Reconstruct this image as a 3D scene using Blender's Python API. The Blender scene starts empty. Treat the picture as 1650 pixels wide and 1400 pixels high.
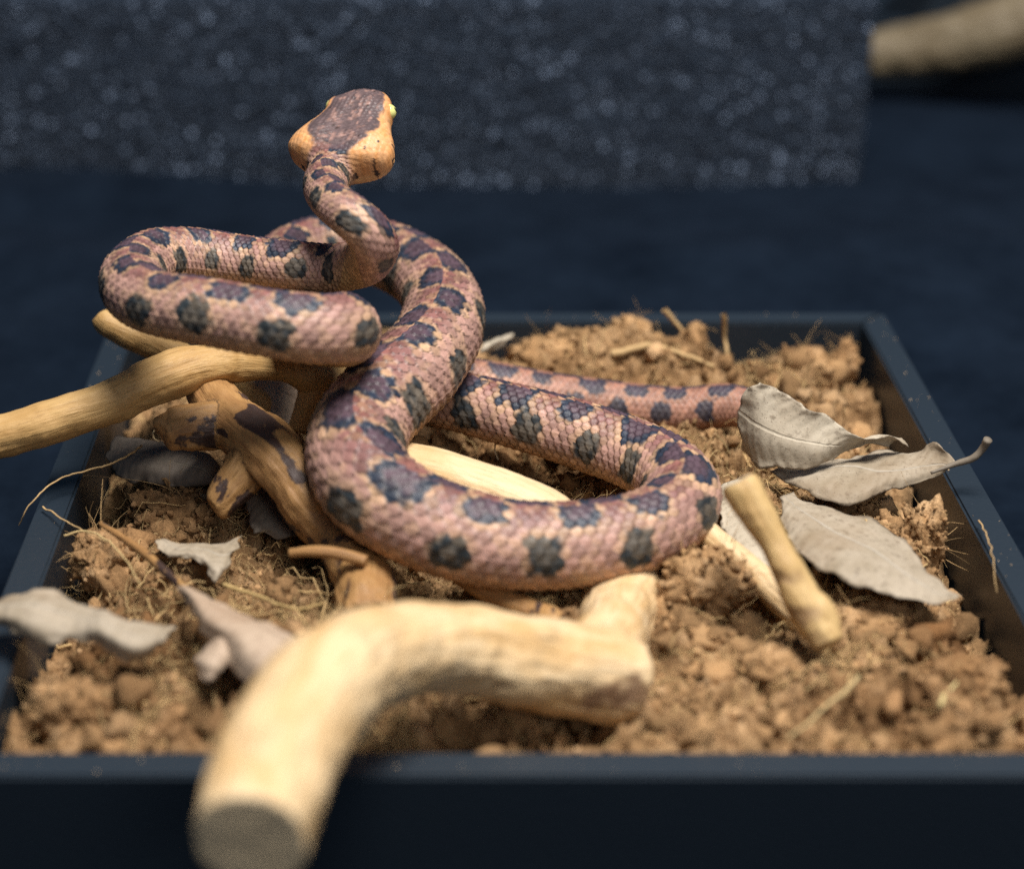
import bpy, bmesh, math, random
import numpy as np
from mathutils import Vector

random.seed(7)
RNG = np.random.default_rng(7)
scene = bpy.context.scene
COL = scene.collection

# ------------------------------------------------------------------ camera
W0, H0, FPX, PPX, PPY = 1650.0, 1400.0, 3000.0, 694.0, 700.0
PITCH = math.radians(26.0)
CAM = np.array([-0.0267, -0.5236, 0.3205])
FWD = np.array([0.0, math.cos(PITCH), -math.sin(PITCH)])
UPV = np.array([0.0, math.sin(PITCH), math.cos(PITCH)])
RGT = np.array([1.0, 0.0, 0.0])
FOCUS = 0.590
cam_d = bpy.data.cameras.new("camera")
cam = bpy.data.objects.new("camera", cam_d)
COL.objects.link(cam)
cam.location = CAM
cam.rotation_euler = (math.pi / 2 - PITCH, 0, 0)
cam_d.sensor_width = 36.0
cam_d.lens = 36.0 * FPX / W0
cam_d.shift_x = (W0 / 2 - PPX) / W0
cam_d.clip_start, cam_d.clip_end = 0.01, 60
cam_d.dof.use_dof = True
cam_d.dof.focus_distance = FOCUS
cam_d.dof.aperture_fstop = 4.9
scene.camera = cam

# ------------------------------------------------------------------ light
world = bpy.data.worlds.new("World")
scene.world = world
world.use_nodes = True
wb = world.node_tree.nodes["Background"]
wb.inputs[0].default_value = (0.22, 0.48, 0.90, 1)
wb.inputs[1].default_value = 0.09


def area_lamp(name, loc, target, size, power, col):
    d = bpy.data.lights.new(name, 'AREA')
    d.shape = 'DISK'
    d.size = size
    d.energy = power
    d.color = col
    o = bpy.data.objects.new(name, d)
    COL.objects.link(o)
    o.location = loc
    o.rotation_euler = (Vector(target) - Vector(loc)).to_track_quat('-Z', 'Y').to_euler()
    return o


area_lamp("ceiling_lamp", (0.20, -0.20, 1.32), (0, 0, 0.06), 0.60, 36.5, (1.0, 0.955, 0.90))
area_lamp("fill_lamp", (0.55, -1.5, 1.1), (0, 0, 0.06), 0.7, 6.0, (1.0, 0.97, 0.94))  # added fill from the camera side, stands for no known lamp

scene.view_settings.view_transform = 'Standard'
scene.view_settings.look = 'None'
scene.view_settings.exposure = 0.0
scene.view_settings.gamma = 1.0
scene.view_settings.use_curve_mapping = False
scene.cycles.use_denoising = False
scene.cycles.max_bounces = 6


# ------------------------------------------------------------------ helpers
def px(u, v, d):
    """pixel of the photograph at a given distance along the view axis -> world point"""
    return CAM + d * (FWD + (u - PPX) / FPX * RGT - (v - PPY) / FPX * UPV)


def pz(u, v, z):
    """pixel -> point on the level plane at height z"""
    r = FWD + (u - PPX) / FPX * RGT - (v - PPY) / FPX * UPV
    return CAM + (z - CAM[2]) / r[2] * r


def lin(c):
    c = np.asarray(c, float) / 255.0
    return np.where(c <= 0.04045, c / 12.92, ((c + 0.055) / 1.055) ** 2.4)


def _hash(ix, iy, iz, seed):
    h = (ix.astype(np.uint32) * np.uint32(374761393) + iy.astype(np.uint32) * np.uint32(668265263)
         + iz.astype(np.uint32) * np.uint32(2147483647) + np.uint32((seed * 974711) & 0xffffffff))
    h = (h ^ (h >> np.uint32(13))) * np.uint32(1274126177)
    h = (h ^ (h >> np.uint32(16))) * np.uint32(2246822519)
    h = h ^ (h >> np.uint32(15))
    return h.astype(np.float64) / 4294967295.0


def vnoise(P, seed=0):
    P = np.asarray(P, float)
    I = np.floor(P).astype(np.int64)
    f = P - I
    f = f * f * f * (f * (f * 6 - 15) + 10)
    out = np.zeros(len(P))
    for dx in (0, 1):
        wx = f[:, 0] if dx else 1 - f[:, 0]
        for dy in (0, 1):
            wy = f[:, 1] if dy else 1 - f[:, 1]
            for dz in (0, 1):
                wz = f[:, 2] if dz else 1 - f[:, 2]
                out += wx * wy * wz * _hash(I[:, 0] + dx, I[:, 1] + dy, I[:, 2] + dz, seed)
    return out * 2 - 1


def fbm(P, octv=4, seed=0, gain=0.5, lac=2.03):
    a, s, t = 1.0, 0.0, 0.0
    P = np.asarray(P, float)
    for o in range(octv):
        s = s + a * vnoise(P + o * 17.3, seed + o)
        t += a
        a *= gain
        P = P * lac
    return s / t


def spline(pts, step):
    """Catmull-Rom through rows of pts (any columns, first three are xyz), resampled evenly"""
    P = np.asarray(pts, float)
    Q = np.vstack([2 * P[0] - P[1], P, 2 * P[-1] - P[-2]])
    out = []
    for i in range(1, len(Q) - 2):
        p0, p1, p2, p3 = Q[i - 1], Q[i], Q[i + 1], Q[i + 2]
        n = 40
        t = np.linspace(0, 1, n, endpoint=False)[:, None]
        out.append(0.5 * (2 * p1 + (p2 - p0) * t + (2 * p0 - 5 * p1 + 4 * p2 - p3) * t ** 2
                          + (3 * p1 - p0 - 3 * p2 + p3) * t ** 3))
    out.append(P[-1:])
    D = np.vstack(out)
    L = np.concatenate([[0], np.cumsum(np.linalg.norm(np.diff(D[:, :3], axis=0), axis=1))])
    n = max(4, int(L[-1] / step) + 1)
    s = np.linspace(0, L[-1], n)
    return np.column_stack([np.interp(s, L, D[:, k]) for k in range(D.shape[1])]), s


def unit(v):
    return v / np.maximum(np.linalg.norm(v, axis=-1, keepdims=True), 1e-12)


def tangents(C):
    return unit(np.gradient(C, axis=0))


def transport(T):
    n = np.cross(T[0], [0.3, 0.2, 0.9])
    n = n / np.linalg.norm(n)
    N = [n]
    for i in range(1, len(T)):
        n = n - T[i] * np.dot(n, T[i])
        n = n / np.linalg.norm(n)
        N.append(n)
    N = np.array(N)
    return N, np.cross(T, N)


def grid_faces(nr, nc, wrap=False, off=0):
    i = np.arange(nr - 1)[:, None]
    j = np.arange(nc if wrap else nc - 1)[None, :]
    j2 = (j + 1) % nc
    a = i * nc + j
    return np.stack([a, i * nc + j2, (i + 1) * nc + j2, (i + 1) * nc + j], -1).reshape(-1, 4) + off


def make_mesh(name, V, F, mat=None, smooth=True, colors=None, vec=None, floats=None):
    """F: list of faces, or an array (n,k) or a list of arrays"""
    me = bpy.data.meshes.new(name)
    V = np.asarray(V, float)
    arrs = F if isinstance(F, list) and len(F) and isinstance(F[0], np.ndarray) else [np.asarray(F)] \
        if isinstance(F, np.ndarray) else None
    if arrs is None:
        me.from_pydata([tuple(v) for v in V], [], [tuple(f) for f in F])
    else:
        me.vertices.add(len(V))
        me.vertices.foreach_set("co", V.ravel().astype(np.float32))
        loops = np.concatenate([a.ravel() for a in arrs]).astype(np.int32)
        sizes = np.concatenate([np.full(len(a), a.shape[1]) for a in arrs]).astype(np.int32)
        me.loops.add(len(loops))
        me.loops.foreach_set("vertex_index", loops)
        me.polygons.add(len(sizes))
        me.polygons.foreach_set("loop_start", np.concatenate([[0], np.cumsum(sizes)[:-1]]).astype(np.int32))
        me.update(calc_edges=True)
        me.validate()
    if smooth:
        me.polygons.foreach_set("use_smooth", np.ones(len(me.polygons), bool))
    n = len(me.vertices)
    if colors is not None:
        at = me.attributes.new("tint", 'FLOAT_COLOR', 'POINT')
        c = np.ones((n, 4), np.float32)
        c[:, :3] = colors
        at.data.foreach_set("color", c.ravel())
    if vec is not None:
        at = me.attributes.new("grain", 'FLOAT_VECTOR', 'POINT')
        at.data.foreach_set("vector", np.asarray(vec, np.float32).ravel())
    for k, a in (floats or {}).items():
        at = me.attributes.new(k, 'FLOAT', 'POINT')
        at.data.foreach_set("value", np.asarray(a, np.float32).ravel())
    if mat:
        me.materials.append(mat)
    me.update()
    return me


def link(name, me, parent=None, label=None, cat=None, group=None, kind=None):
    o = bpy.data.objects.new(name, me)
    COL.objects.link(o)
    if parent is not None:
        o.parent = parent
    for k, v in (("label", label), ("category", cat), ("group", group), ("kind", kind)):
        if v:
            o[k] = v
    return o


def empty(name, loc, label, cat, group=None):
    o = link(name, None, None, label, cat, group)
    o.location = loc
    o.empty_display_size = 0.01
    return o


def center(me, p):
    """move mesh data so that its own origin is p; returns p"""
    V = np.empty(len(me.vertices) * 3, np.float32)
    me.vertices.foreach_get("co", V)
    V = V.reshape(-1, 3) - np.asarray(p, np.float32)
    me.vertices.foreach_set("co", V.ravel())
    me.update()


# ------------------------------------------------------------------ materials
class NT:
    def __init__(self, name, rough=0.6, spec=0.4):
        self.m = bpy.data.materials.new(name)
        self.m.use_nodes = True
        self.t = self.m.node_tree
        self.b = self.t.nodes["Principled BSDF"]
        self.b.inputs["Roughness"].default_value = rough
        self.b.inputs["Specular IOR Level"].default_value = spec

    def n(self, typ, **kw):
        nd = self.t.nodes.new(typ)
        for k, v in kw.items():
            if k.startswith("i_"):
                key = k[2:].replace("_", " ")
                nd.inputs[key].default_value = v
            else:
                setattr(nd, k, v)
        return nd

    def l(self, a, b):
        self.t.links.new(a, b)

    def noise(self, vec, scale, detail=4, rough=0.55, dist=0.0):
        nd = self.n("ShaderNodeTexNoise", i_Scale=scale, i_Detail=detail, i_Roughness=rough, i_Distortion=dist)
        if vec is not None:
            self.l(vec, nd.inputs["Vector"])
        return nd.outputs["Fac"]

    def ramp(self, fac, stops):
        r = self.n("ShaderNodeValToRGB")
        e = r.color_ramp.elements
        while len(e) < len(stops):
            e.new(0.5)
        for k, (p, c) in enumerate(stops):
            e[k].position = p
            e[k].color = (*c, 1) if not np.isscalar(c) else (c, c, c, 1)
        self.l(fac, r.inputs["Fac"])
        return r.outputs["Color"]

    def mix(self, fac, a, b, mode='MIX'):
        nd = self.n("ShaderNodeMix", data_type='RGBA', blend_type=mode)
        for sock, val in ((nd.inputs[0], fac), (nd.inputs[6], a), (nd.inputs[7], b)):
            if hasattr(val, "links"):
                self.l(val, sock)
            elif np.isscalar(val):
                sock.default_value = val
            else:
                sock.default_value = (*val, 1)
        return nd.outputs[2]

    def map(self, vec, scale):
        nd = self.n("ShaderNodeMapping")
        nd.inputs["Scale"].default_value = scale
        self.l(vec, nd.inputs["Vector"])
        return nd.outputs["Vector"]

    def attr(self, name, out="Vector"):
        return self.n("ShaderNodeAttribute", attribute_name=name).outputs[out]

    def bump(self, h, dist, strength=1.0, prev=None):
        nd = self.n("ShaderNodeBump", i_Distance=dist, i_Strength=strength)
        self.l(h, nd.inputs["Height"])
        if prev is not None:
            self.l(prev, nd.inputs["Normal"])
        self.l(nd.outputs[0], self.b.inputs["Normal"])
        return nd.outputs[0]

    def color(self, s):
        self.l(s, self.b.inputs["Base Color"])

    def obj(self):
        return self.n("ShaderNodeTexCoord").outputs["Object"]


def wood_material(name, pale, mid, dark, bark=None, bark_amount=0.0, cut=None, rough=0.5):
    k = NT(name, rough, 0.35)
    g = k.attr("grain")
    g1 = k.noise(k.map(g, (60, 700, 700)), 1.0, 5, 0.6)
    g2 = k.noise(k.map(g, (32, 80, 80)), 1.0, 5, 0.62, 0.6)
    g3 = k.noise(k.map(g, (140, 2600, 2600)), 1.0, 3, 0.6)
    c = k.ramp(g2, [(0.32, mid), (0.56, pale)])
    c = k.mix(k.ramp(g1, [(0.38, 0.42), (0.58, 0.0)]), c, mid)
    c = k.mix(k.ramp(g3, [(0.28, 0.7), (0.42, 0.0)]), c, dark)
    if bark is not None:
        bn = k.noise(k.map(g, (38, 75, 75)), 1.0, 6, 0.62, 0.8)
        m = k.ramp(bn, [(0.56 - bark_amount, 0.0), (0.59 - bark_amount, 1.0)])
        bc = k.mix(k.noise(k.map(g, (300, 900, 900)), 1.0, 3), bark, tuple(x * 0.35 for x in bark))
        c = k.mix(m, c, bc)
    if cut is not None:
        rings = k.noise(k.map(g, (10, 260, 260)), 1.0, 4)
        cc = k.mix(rings, cut, tuple(x * 0.6 for x in cut))
        c = k.mix(k.attr("cut", "Fac"), c, cc)
    c = k.mix(k.attr("knot_shade", "Fac"), c, (0.13, 0.062, 0.035))
    k.color(c)
    b = k.bump(g3, 0.0004, 0.5)
    k.bump(g1, 0.0012, 0.5, b)
    return k.m


def leaf_material(name, a, b, spot, vein):
    k = NT(name, 0.62, 0.32)
    g = k.attr("grain")          # x along, y across (-1..1)
    o = k.obj()
    n1 = k.noise(o, 70, 6, 0.65)
    n2 = k.noise(o, 420, 4, 0.6)
    n3 = k.noise(o, 1500, 3, 0.6)
    c = k.mix(k.ramp(n1, [(0.35, 0.0), (0.65, 1.0)]), a, b)
    c = k.mix(k.ramp(n2, [(0.56, 0.0), (0.72, 0.75)]), c, spot)
    c = k.mix(k.ramp(n3, [(0.33, 0.85), (0.38, 0.0)]), c, spot)
    sx = k.n("ShaderNodeSeparateXYZ")
    k.l(g, sx.inputs[0])
    ab = k.n("ShaderNodeMath", operation='ABSOLUTE')
    k.l(sx.outputs[1], ab.inputs[0])
    vm = k.ramp(ab.outputs[0], [(0.015, 0.6), (0.05, 0.0)])
    br = k.noise(o, 26, 4, 0.6)
    c = k.mix(k.ramp(br, [(0.50, 0.0), (0.66, 0.55)]), c, tuple(q * f for q, f in zip(b, (0.80, 0.66, 0.52))))
    c = k.mix(vm, c, vein)
    ed = k.mix(1.0, ab.outputs[0], k.ramp(n2, [(0.3, 0.90), (0.7, 1.08)]), 'MULTIPLY')
    c = k.mix(k.ramp(ed, [(0.93, 0.0), (0.985, 0.7)]), c, spot)
    k.color(c)
    # side veins: wave across (x - 0.6*|y|)
    mu = k.n("ShaderNodeMath", operation='MULTIPLY_ADD')
    k.l(ab.outputs[0], mu.inputs[0])
    mu.inputs[1].default_value = -0.25
    k.l(sx.outputs[0], mu.inputs[2])
    cb = k.n("ShaderNodeCombineXYZ")
    k.l(mu.outputs[0], cb.inputs[0])
    wv = k.n("ShaderNodeTexWave", i_Scale=0.9, i_Distortion=4.0)
    k.l(cb.outputs[0], wv.inputs["Vector"])
    b1 = k.bump(wv.outputs["Fac"], 0.0006, 0.22)
    b2 = k.bump(n2, 0.0005, 0.4, b1)
    k.bump(vm, 0.0006, 0.6, b2)
    return k.m


def tint_material(name, rough, spec, bump_scale=None, bump_dist=0.0002, noise_amt=0.25, second=None):
    k = NT(name, rough, spec)
    c = k.attr("tint", "Color")
    o = k.obj()
    n = k.noise(o, bump_scale or 900, 5, 0.65)
    c = k.mix(noise_amt, c, k.mix(1.0, c, k.ramp(n, [(0.25, 0.35), (0.7, 1.5)]), 'MULTIPLY'))
    k.color(c)
    k.bump(n, bump_dist, 0.6)
    return k.m


# cloth
k = NT("cloth", 1.0, 0.03)
o = k.obj()
nz = k.noise(o, 26, 7, 0.68)
nf = k.noise(o, 900, 3, 0.6)
c = k.mix(k.ramp(nz, [(0.3, 0.0), (0.7, 1.0)]), (0.0021, 0.0046, 0.0094), (0.0070, 0.0126, 0.0228))
c = k.mix(k.ramp(nf, [(0.62, 0.0), (0.75, 0.7)]), c, (0.012, 0.020, 0.034))
k.color(c)
k.b.inputs["Sheen Weight"].default_value = 0.03
k.b.inputs["Sheen Tint"].default_value = (0.5, 0.65, 1, 1)
k.bump(nf, 0.001, 0.5)
M_CLOTH = k.m

k = NT("foam", 0.6, 0.3)
o = k.obj()
nf = k.noise(o, 480, 3, 0.6)
c = k.mix(k.ramp(nf, [(0.40, 0.0), (0.62, 1.0)]), (0.006, 0.012, 0.024), (0.030, 0.048, 0.080))
pa = k.noise(k.map(o, (22, 22, 60)), 1.0, 4, 0.65)
for sc_, th_ in ((150, 0.27), (240, 0.28)):      # glints off the rough foam, painted as pale flecks in its colour
    vo = k.n("ShaderNodeTexVoronoi", i_Scale=sc_)
    k.l(o, vo.inputs["Vector"])
    sp = k.n("ShaderNodeSeparateColor")
    k.l(vo.outputs["Color"], sp.inputs[0])
    m1 = k.ramp(vo.outputs["Distance"], [(th_ - 0.05, 1.0), (th_, 0.0)])
    m2 = k.ramp(sp.outputs[0], [(0.30, 0.0), (1.0, 0.9)])
    fm = k.mix(1.0, k.mix(1.0, m1, m2, 'MULTIPLY'), k.ramp(pa, [(0.36, 0.15), (0.64, 1.0)]), 'MULTIPLY')
    c = k.mix(fm, c, (0.50, 0.64, 0.90))
k.color(c)
k.bump(nf, 0.006, 1.0)
M_FOAM = k.m

k = NT("black_paint", 0.42, 0.5)
o = k.obj()
nf = k.noise(o, 1400, 3, 0.6)
nd = k.noise(o, 700, 2, 0.5)
c = k.mix(k.ramp(nf, [(0.68, 0.0), (0.76, 0.8)]), (0.013, 0.0205, 0.030), (0.10, 0.105, 0.11))
k.color(c)
k.bump(nd, 0.0006, 0.25)
M_TRAY = k.m

M_SOIL = tint_material("coco_soil", 0.95, 0.1, 1300, 0.0014, 0.8)
M_SNAKE = tint_material("snake_skin", 0.46, 0.38, 1600, 0.00018, 0.30)
M_FIBRE = tint_material("coir_fibre", 0.8, 0.2, 1200, 0.0001, 0.4)
M_LOG = wood_material("pale_wood", (0.68, 0.515, 0.31), (0.53, 0.335, 0.145), (0.34, 0.19, 0.075), cut=(0.82, 0.64, 0.40),
                      bark=(0.16, 0.08, 0.055), bark_amount=-0.14)
M_TAN = wood_material("tan_wood", (0.50, 0.32, 0.13), (0.40, 0.23, 0.08), (0.20, 0.10, 0.035), cut=(0.40, 0.30, 0.17))
M_BROWN = wood_material("brown_wood", (0.40, 0.225, 0.085), (0.26, 0.13, 0.05), (0.11, 0.05, 0.022),
                        bark=(0.075, 0.045, 0.038), bark_amount=0.02, cut=(0.22, 0.12, 0.06))
M_TWIG = wood_material("twig_wood", (0.55, 0.38, 0.17), (0.42, 0.26, 0.10), (0.16, 0.09, 0.05),
                       bark=(0.10, 0.07, 0.055), bark_amount=-0.05, cut=(0.42, 0.40, 0.36))
M_FAR = wood_material("driftwood", (0.20, 0.16, 0.10), (0.14, 0.105, 0.06), (0.07, 0.05, 0.03), cut=(0.2, 0.15, 0.1))
M_LEAF_PALE = leaf_material("pale_leaf", (0.48, 0.42, 0.325), (0.34, 0.285, 0.21), (0.155, 0.12, 0.085), (0.50, 0.44, 0.34))
M_LEAF_GREY = leaf_material("grey_leaf", (0.38, 0.32, 0.245), (0.27, 0.22, 0.155), (0.13, 0.10, 0.07), (0.40, 0.36, 0.30))
M_LEAF_TAN = leaf_material("tan_leaf", (0.44, 0.34, 0.25), (0.36, 0.265, 0.19), (0.20, 0.135, 0.09), (0.45, 0.34, 0.25))
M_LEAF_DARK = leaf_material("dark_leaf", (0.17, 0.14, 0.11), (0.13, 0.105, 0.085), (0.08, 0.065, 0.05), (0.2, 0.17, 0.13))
k = NT("eye", 0.12, 0.5)
k.b.inputs["Base Color"].default_value = (0.62, 0.62, 0.22, 1)
M_EYE = k.m
k = NT("pupil", 0.1, 0.5)
k.b.inputs["Base Color"].default_value = (0.01, 0.01, 0.01, 1)
M_PUPIL = k.m


# ------------------------------------------------------------------ setting: cloth
def cloth():
    xs = np.linspace(-1.6, 1.6, 190)
    ys = np.linspace(-0.9, 2.2, 190)
    X, Y = np.meshgrid(xs, ys)
    P = np.column_stack([X.ravel(), Y.ravel(), np.zeros(X.size)])
    w = np.clip((np.maximum(np.abs(P[:, 0]) - 0.17, np.abs(P[:, 1]) - 0.17)) / 0.08, 0, 1)
    z = fbm(P * [7, 11, 1], 3, 3) * 0.007 + (1 - np.abs(fbm(P * [3, 5, 1] + 9, 3, 8))) ** 3 * 0.016
    P[:, 2] = z * w - 0.0005
    me = make_mesh("table_cloth", P, grid_faces(190, 190), M_CLOTH)
    link("table_cloth", me, None, "dark navy cloth lying over the table under the black tray", "cloth", kind="structure")


cloth()


# ------------------------------------------------------------------ foam backdrop block
def foam_block():
    x0, x1, y0, y1, h = -0.85, 0.203, 0.4355, 0.50, 0.103
    nx, nz = 800, 80
    xs = np.linspace(x0, x1, nx)
    zs = np.linspace(0.0, h, nz)
    X, Z = np.meshgrid(xs, zs)
    P = np.column_stack([X.ravel(), np.full(X.size, y0), Z.ravel()])
    b = np.abs(vnoise(P * [170, 1, 190], 4)) * 0.5 + np.abs(vnoise(P * [300, 1, 330], 5)) * 0.6 + fbm(P * [20, 1, 55], 3, 6) * 0.25
    edge = np.minimum.reduce([X.ravel() - x0, x1 - X.ravel(), h - Z.ravel()])
    P[:, 1] -= b * 0.0035 * np.clip(edge / 0.004, 0, 1)
    F = [grid_faces(nz, nx)]
    n = len(P)
    V = np.vstack([P, [[x0, y1, 0], [x1, y1, 0], [x1, y1, h], [x0, y1, h]]])
    top = np.arange((nz - 1) * nx, nz * nx)
    polys = [list(top) + [n + 2, n + 3], [i * nx + nx - 1 for i in range(nz)][::-1] + [n + 1, n + 2][::1],
             [i * nx for i in range(nz)] + [n + 3, n]]
    V2, F2 = list(map(tuple, V)), [tuple(f) for f in F[0]] + [tuple(int(q) for q in p) for p in polys]
    me = make_mesh("foam_block", V2, F2, M_FOAM)
    link("foam_block", me, None, "long rough dark grey foam block standing behind the tray", "foam block")


foam_block()


# ------------------------------------------------------------------ tray
def prism(name, quad_bottom, z0, z1, mat, parent, bev=0.0008):
    bm = bmesh.new()
    a = [bm.verts.new((*p, z0)) for p in quad_bottom]
    b = [bm.verts.new((*p, z1)) for p in quad_bottom]
    n = len(a)
    bm.faces.new(a[::-1])
    bm.faces.new(b)
    for i in range(n):
        bm.faces.new((a[i], a[(i + 1) % n], b[(i + 1) % n], b[i]))
    bmesh.ops.recalc_face_normals(bm, faces=bm.faces)
    if bev:
        bmesh.ops.bevel(bm, geom=list(bm.edges), offset=bev, segments=2, affect='EDGES')
    me = bpy.data.meshes.new(name)
    bm.to_mesh(me)
    bm.free()
    me.materials.append(mat)
    return link(name, me, parent)


RIM = 0.045


def tray(parent, hw, hd, t, h):
    g = 0.00015
    i_w, i_d = hw - t, hd - t
    prism("side_board", [(-hw + g, -hd), (hw - g, -hd), (i_w - g, -i_d), (-i_w + g, -i_d)], 0.0, h, M_TRAY, parent)
    prism("side_board", [(-hw + g, hd), (-i_w + g, i_d), (i_w - g, i_d), (hw - g, hd)], 0.0, h, M_TRAY, parent)
    prism("side_board", [(-hw, -hd + g), (-i_w, -i_d + g), (-i_w, i_d - g), (-hw, hd - g)], 0.0, h, M_TRAY, parent)
    prism("side_board", [(hw, -hd + g), (hw, hd - g), (i_w, i_d - g), (i_w, -i_d + g)], 0.0, h, M_TRAY, parent)
    prism("bottom_board", [(-i_w, -i_d), (i_w, -i_d), (i_w, i_d), (-i_w, i_d)], 0.001, 0.006, M_TRAY, parent, 0)


tr = empty("display_tray", (0, 0, 0), "square black tray with raised rim holding the snake and brown litter", "tray")
tray(tr, 0.15, 0.15, 0.0105, RIM)


# ------------------------------------------------------------------ soil
IN = 0.1385
LOG_SEGS = [((px(700, 1050, .472)[0], px(700, 1050, .472)[1]), (px(1010, 1092, .502)[0], px(1010, 1092, .502)[1] - 0.006))]


def soil_height(x, y, detail=True):
    P = np.column_stack([x, y, np.zeros_like(x)])
    z = np.full(len(x), 0.0385)
    wr = np.clip((IN - x) / 0.028, 0, 1)
    wl = np.clip((x + IN) / 0.030, 0, 1)
    wk = np.clip((IN - y) / 0.022, 0, 1)
    lo = fbm(P * 45, 2, 31) * 0.35
    z = z + fbm(P * 26 + 3, 2, 37) * 0.0075 - 0.0015
    sm = lambda t: t * t * (3 - 2 * t)
    front = sm(np.clip((-0.06 - y) / 0.06, 0, 1))
    z = z - (1 - sm(np.clip(wr + lo, 0, 1))) * (0.017 - 0.010 * front) - (1 - sm(np.clip(wl + lo, 0, 1))) * (0.018 - 0.012 * front) \
        - (1 - sm(np.clip(wk + lo, 0, 1))) * 0.014
    z = z + front * 0.003
    z = z + 0.007 * np.exp(-((y - 0.108) / 0.02) ** 2) * sm(np.clip((x + 0.03) / 0.05, 0, 1))
    z = z - 0.006 * np.exp(-(((x + 0.035) / 0.05) ** 2 + ((y + 0.035) / 0.035) ** 2))
    for (ax_, ay_), (bx_, by_) in LOG_SEGS:      # the heavy log has pressed a trough
        tt = np.clip(((x - ax_) * (bx_ - ax_) + (y - ay_) * (by_ - ay_)) / ((bx_ - ax_) ** 2 + (by_ - ay_) ** 2), 0, 1)
        d2 = (x - ax_ - tt * (bx_ - ax_)) ** 2 + (y - ay_ - tt * (by_ - ay_)) ** 2
        z = z - 0.009 * np.exp(-d2 / 0.017 ** 2)
    r = 1 - np.abs(fbm(P * 62, 3, 11))
    z = z + (r - 0.78) * 0.016
    if detail:
        z = z + fbm(P * 210, 4, 21, 0.70) * 0.0072
    return np.minimum(z, np.where(np.maximum(np.abs(x), np.abs(y)) > 0.131, RIM - 0.0012, 0.075))


def soil_color(P, seed):
    a = fbm(P * 120, 3, seed) * 0.5 + 0.5
    b = fbm(P * 520, 2, seed + 4) * 0.5 + 0.5
    dark, mid, light = np.array([0.085, 0.044, 0.020]), np.array([0.34, 0.203, 0.097]), np.array([0.60, 0.405, 0.23])
    t = np.clip(a * 0.55 + b * 0.6 - 0.08, 0, 1)[:, None]
    c = np.where(t < 0.5, dark + (mid - dark) * t * 2, mid + (light - mid) * (t * 2 - 1))
    # damp, peaty soil on the left and in scattered patches, dry pale soil elsewhere
    Q = np.column_stack([P[:, 0], P[:, 1], P[:, 0] * 0])
    damp = np.clip(fbm(Q * 24, 3, 333) * 1.5 + 0.0 + 0.70 * np.exp(-(((Q[:, 0] + 0.065) / 0.06) ** 2 + ((Q[:, 1] + 0.02) / 0.06) ** 2)), 0, 1)[:, None]
    return c * (1 - damp) + c * np.array([0.50, 0.42, 0.36]) * damp


def soil_bed():
    n = 430
    g = np.linspace(-IN, IN, n)
    X, Y = np.meshgrid(g, g)
    x, y = X.ravel(), Y.ravel()
    z = soil_height(x, y)
    P = np.column_stack([x, y, z])
    P[:, :2] += np.column_stack([fbm(P * 260, 2, 41), fbm(P * 260, 2, 43)]) * 0.0012
    P[:, :2] = np.clip(P[:, :2], -IN, IN)
    P[:, 2] = np.maximum(P[:, 2], 0.008)
    me = make_mesh("soil_bed", P, grid_faces(n, n), M_SOIL, colors=soil_color(P, 50) * 0.9)
    link("soil_bed", me, None, "crumbly brown coconut soil filling the black tray", "soil", kind="stuff")


soil_bed()


def ico(sub):
    bm = bmesh.new()
    bmesh.ops.create_icosphere(bm, subdivisions=sub, radius=1.0)
    V = np.array([v.co[:] for v in bm.verts])
    F = np.array([[v.index for v in f.verts] for f in bm.faces])
    bm.free()
    return V, F


def crumb_shapes(sub, count, amp, freq):
    V, F = ico(sub)
    out = []
    for k in range(count):
        d = fbm(V * freq + k * 7.1, 3, 60 + k, 0.65)
        q = V * (1 + amp * d)[:, None] * RNG.uniform(0.6, 1.0, 3)
        out.append(q)
    return out, F


def rand_rot(n):
    q = RNG.normal(size=(n, 4))
    q /= np.linalg.norm(q, axis=1, keepdims=True)
    w, x, y, z = q.T
    return np.stack([np.stack([1 - 2 * (y * y + z * z), 2 * (x * y - z * w), 2 * (x * z + y * w)], -1),
                     np.stack([2 * (x * y + z * w), 1 - 2 * (x * x + z * z), 2 * (y * z - x * w)], -1),
                     np.stack([2 * (x * z - y * w), 2 * (y * z + x * w), 1 - 2 * (x * x + y * y)], -1)], 1)


def scatter(name, count, sub, size, lift, seed, label, cat):
    shapes, F = crumb_shapes(sub, 8, 1.15, 1.6 + 0.7 * sub)
    nv = len(shapes[0])
    x = RNG.uniform(-IN + 0.003, IN - 0.003, count)
    y = RNG.uniform(-IN + 0.003, IN - 0.003, count)
    s = size[0] * (size[1] / size[0]) ** (RNG.random(count) ** 1.6)
    x = np.clip(x, -IN + s, IN - s)
    y = np.clip(y, -IN + s, IN - s)
    z = soil_height(x, y) + s * lift * RNG.uniform(-0.4, 1.0, count)
    R = rand_rot(count)
    ids = RNG.integers(0, 8, count)
    base = np.stack(shapes)[ids]
    V = np.einsum('nij,nvj->nvi', R, base) * s[:, None, None] + np.stack([x, y, z], -1)[:, None, :]
    c = soil_color(np.column_stack([x, y, z]), seed)
    c = np.repeat(c * RNG.uniform(0.65, 1.4, (count, 1)), nv, 0)
    V = V.reshape(-1, 3)
    Fa = (F[None] + (np.arange(count) * nv)[:, None, None]).reshape(-1, 3)
    me = make_mesh(name, V, Fa, M_SOIL, colors=np.clip(c, 0, 0.9))
    link(name, me, None, label, cat, kind="stuff")


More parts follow.
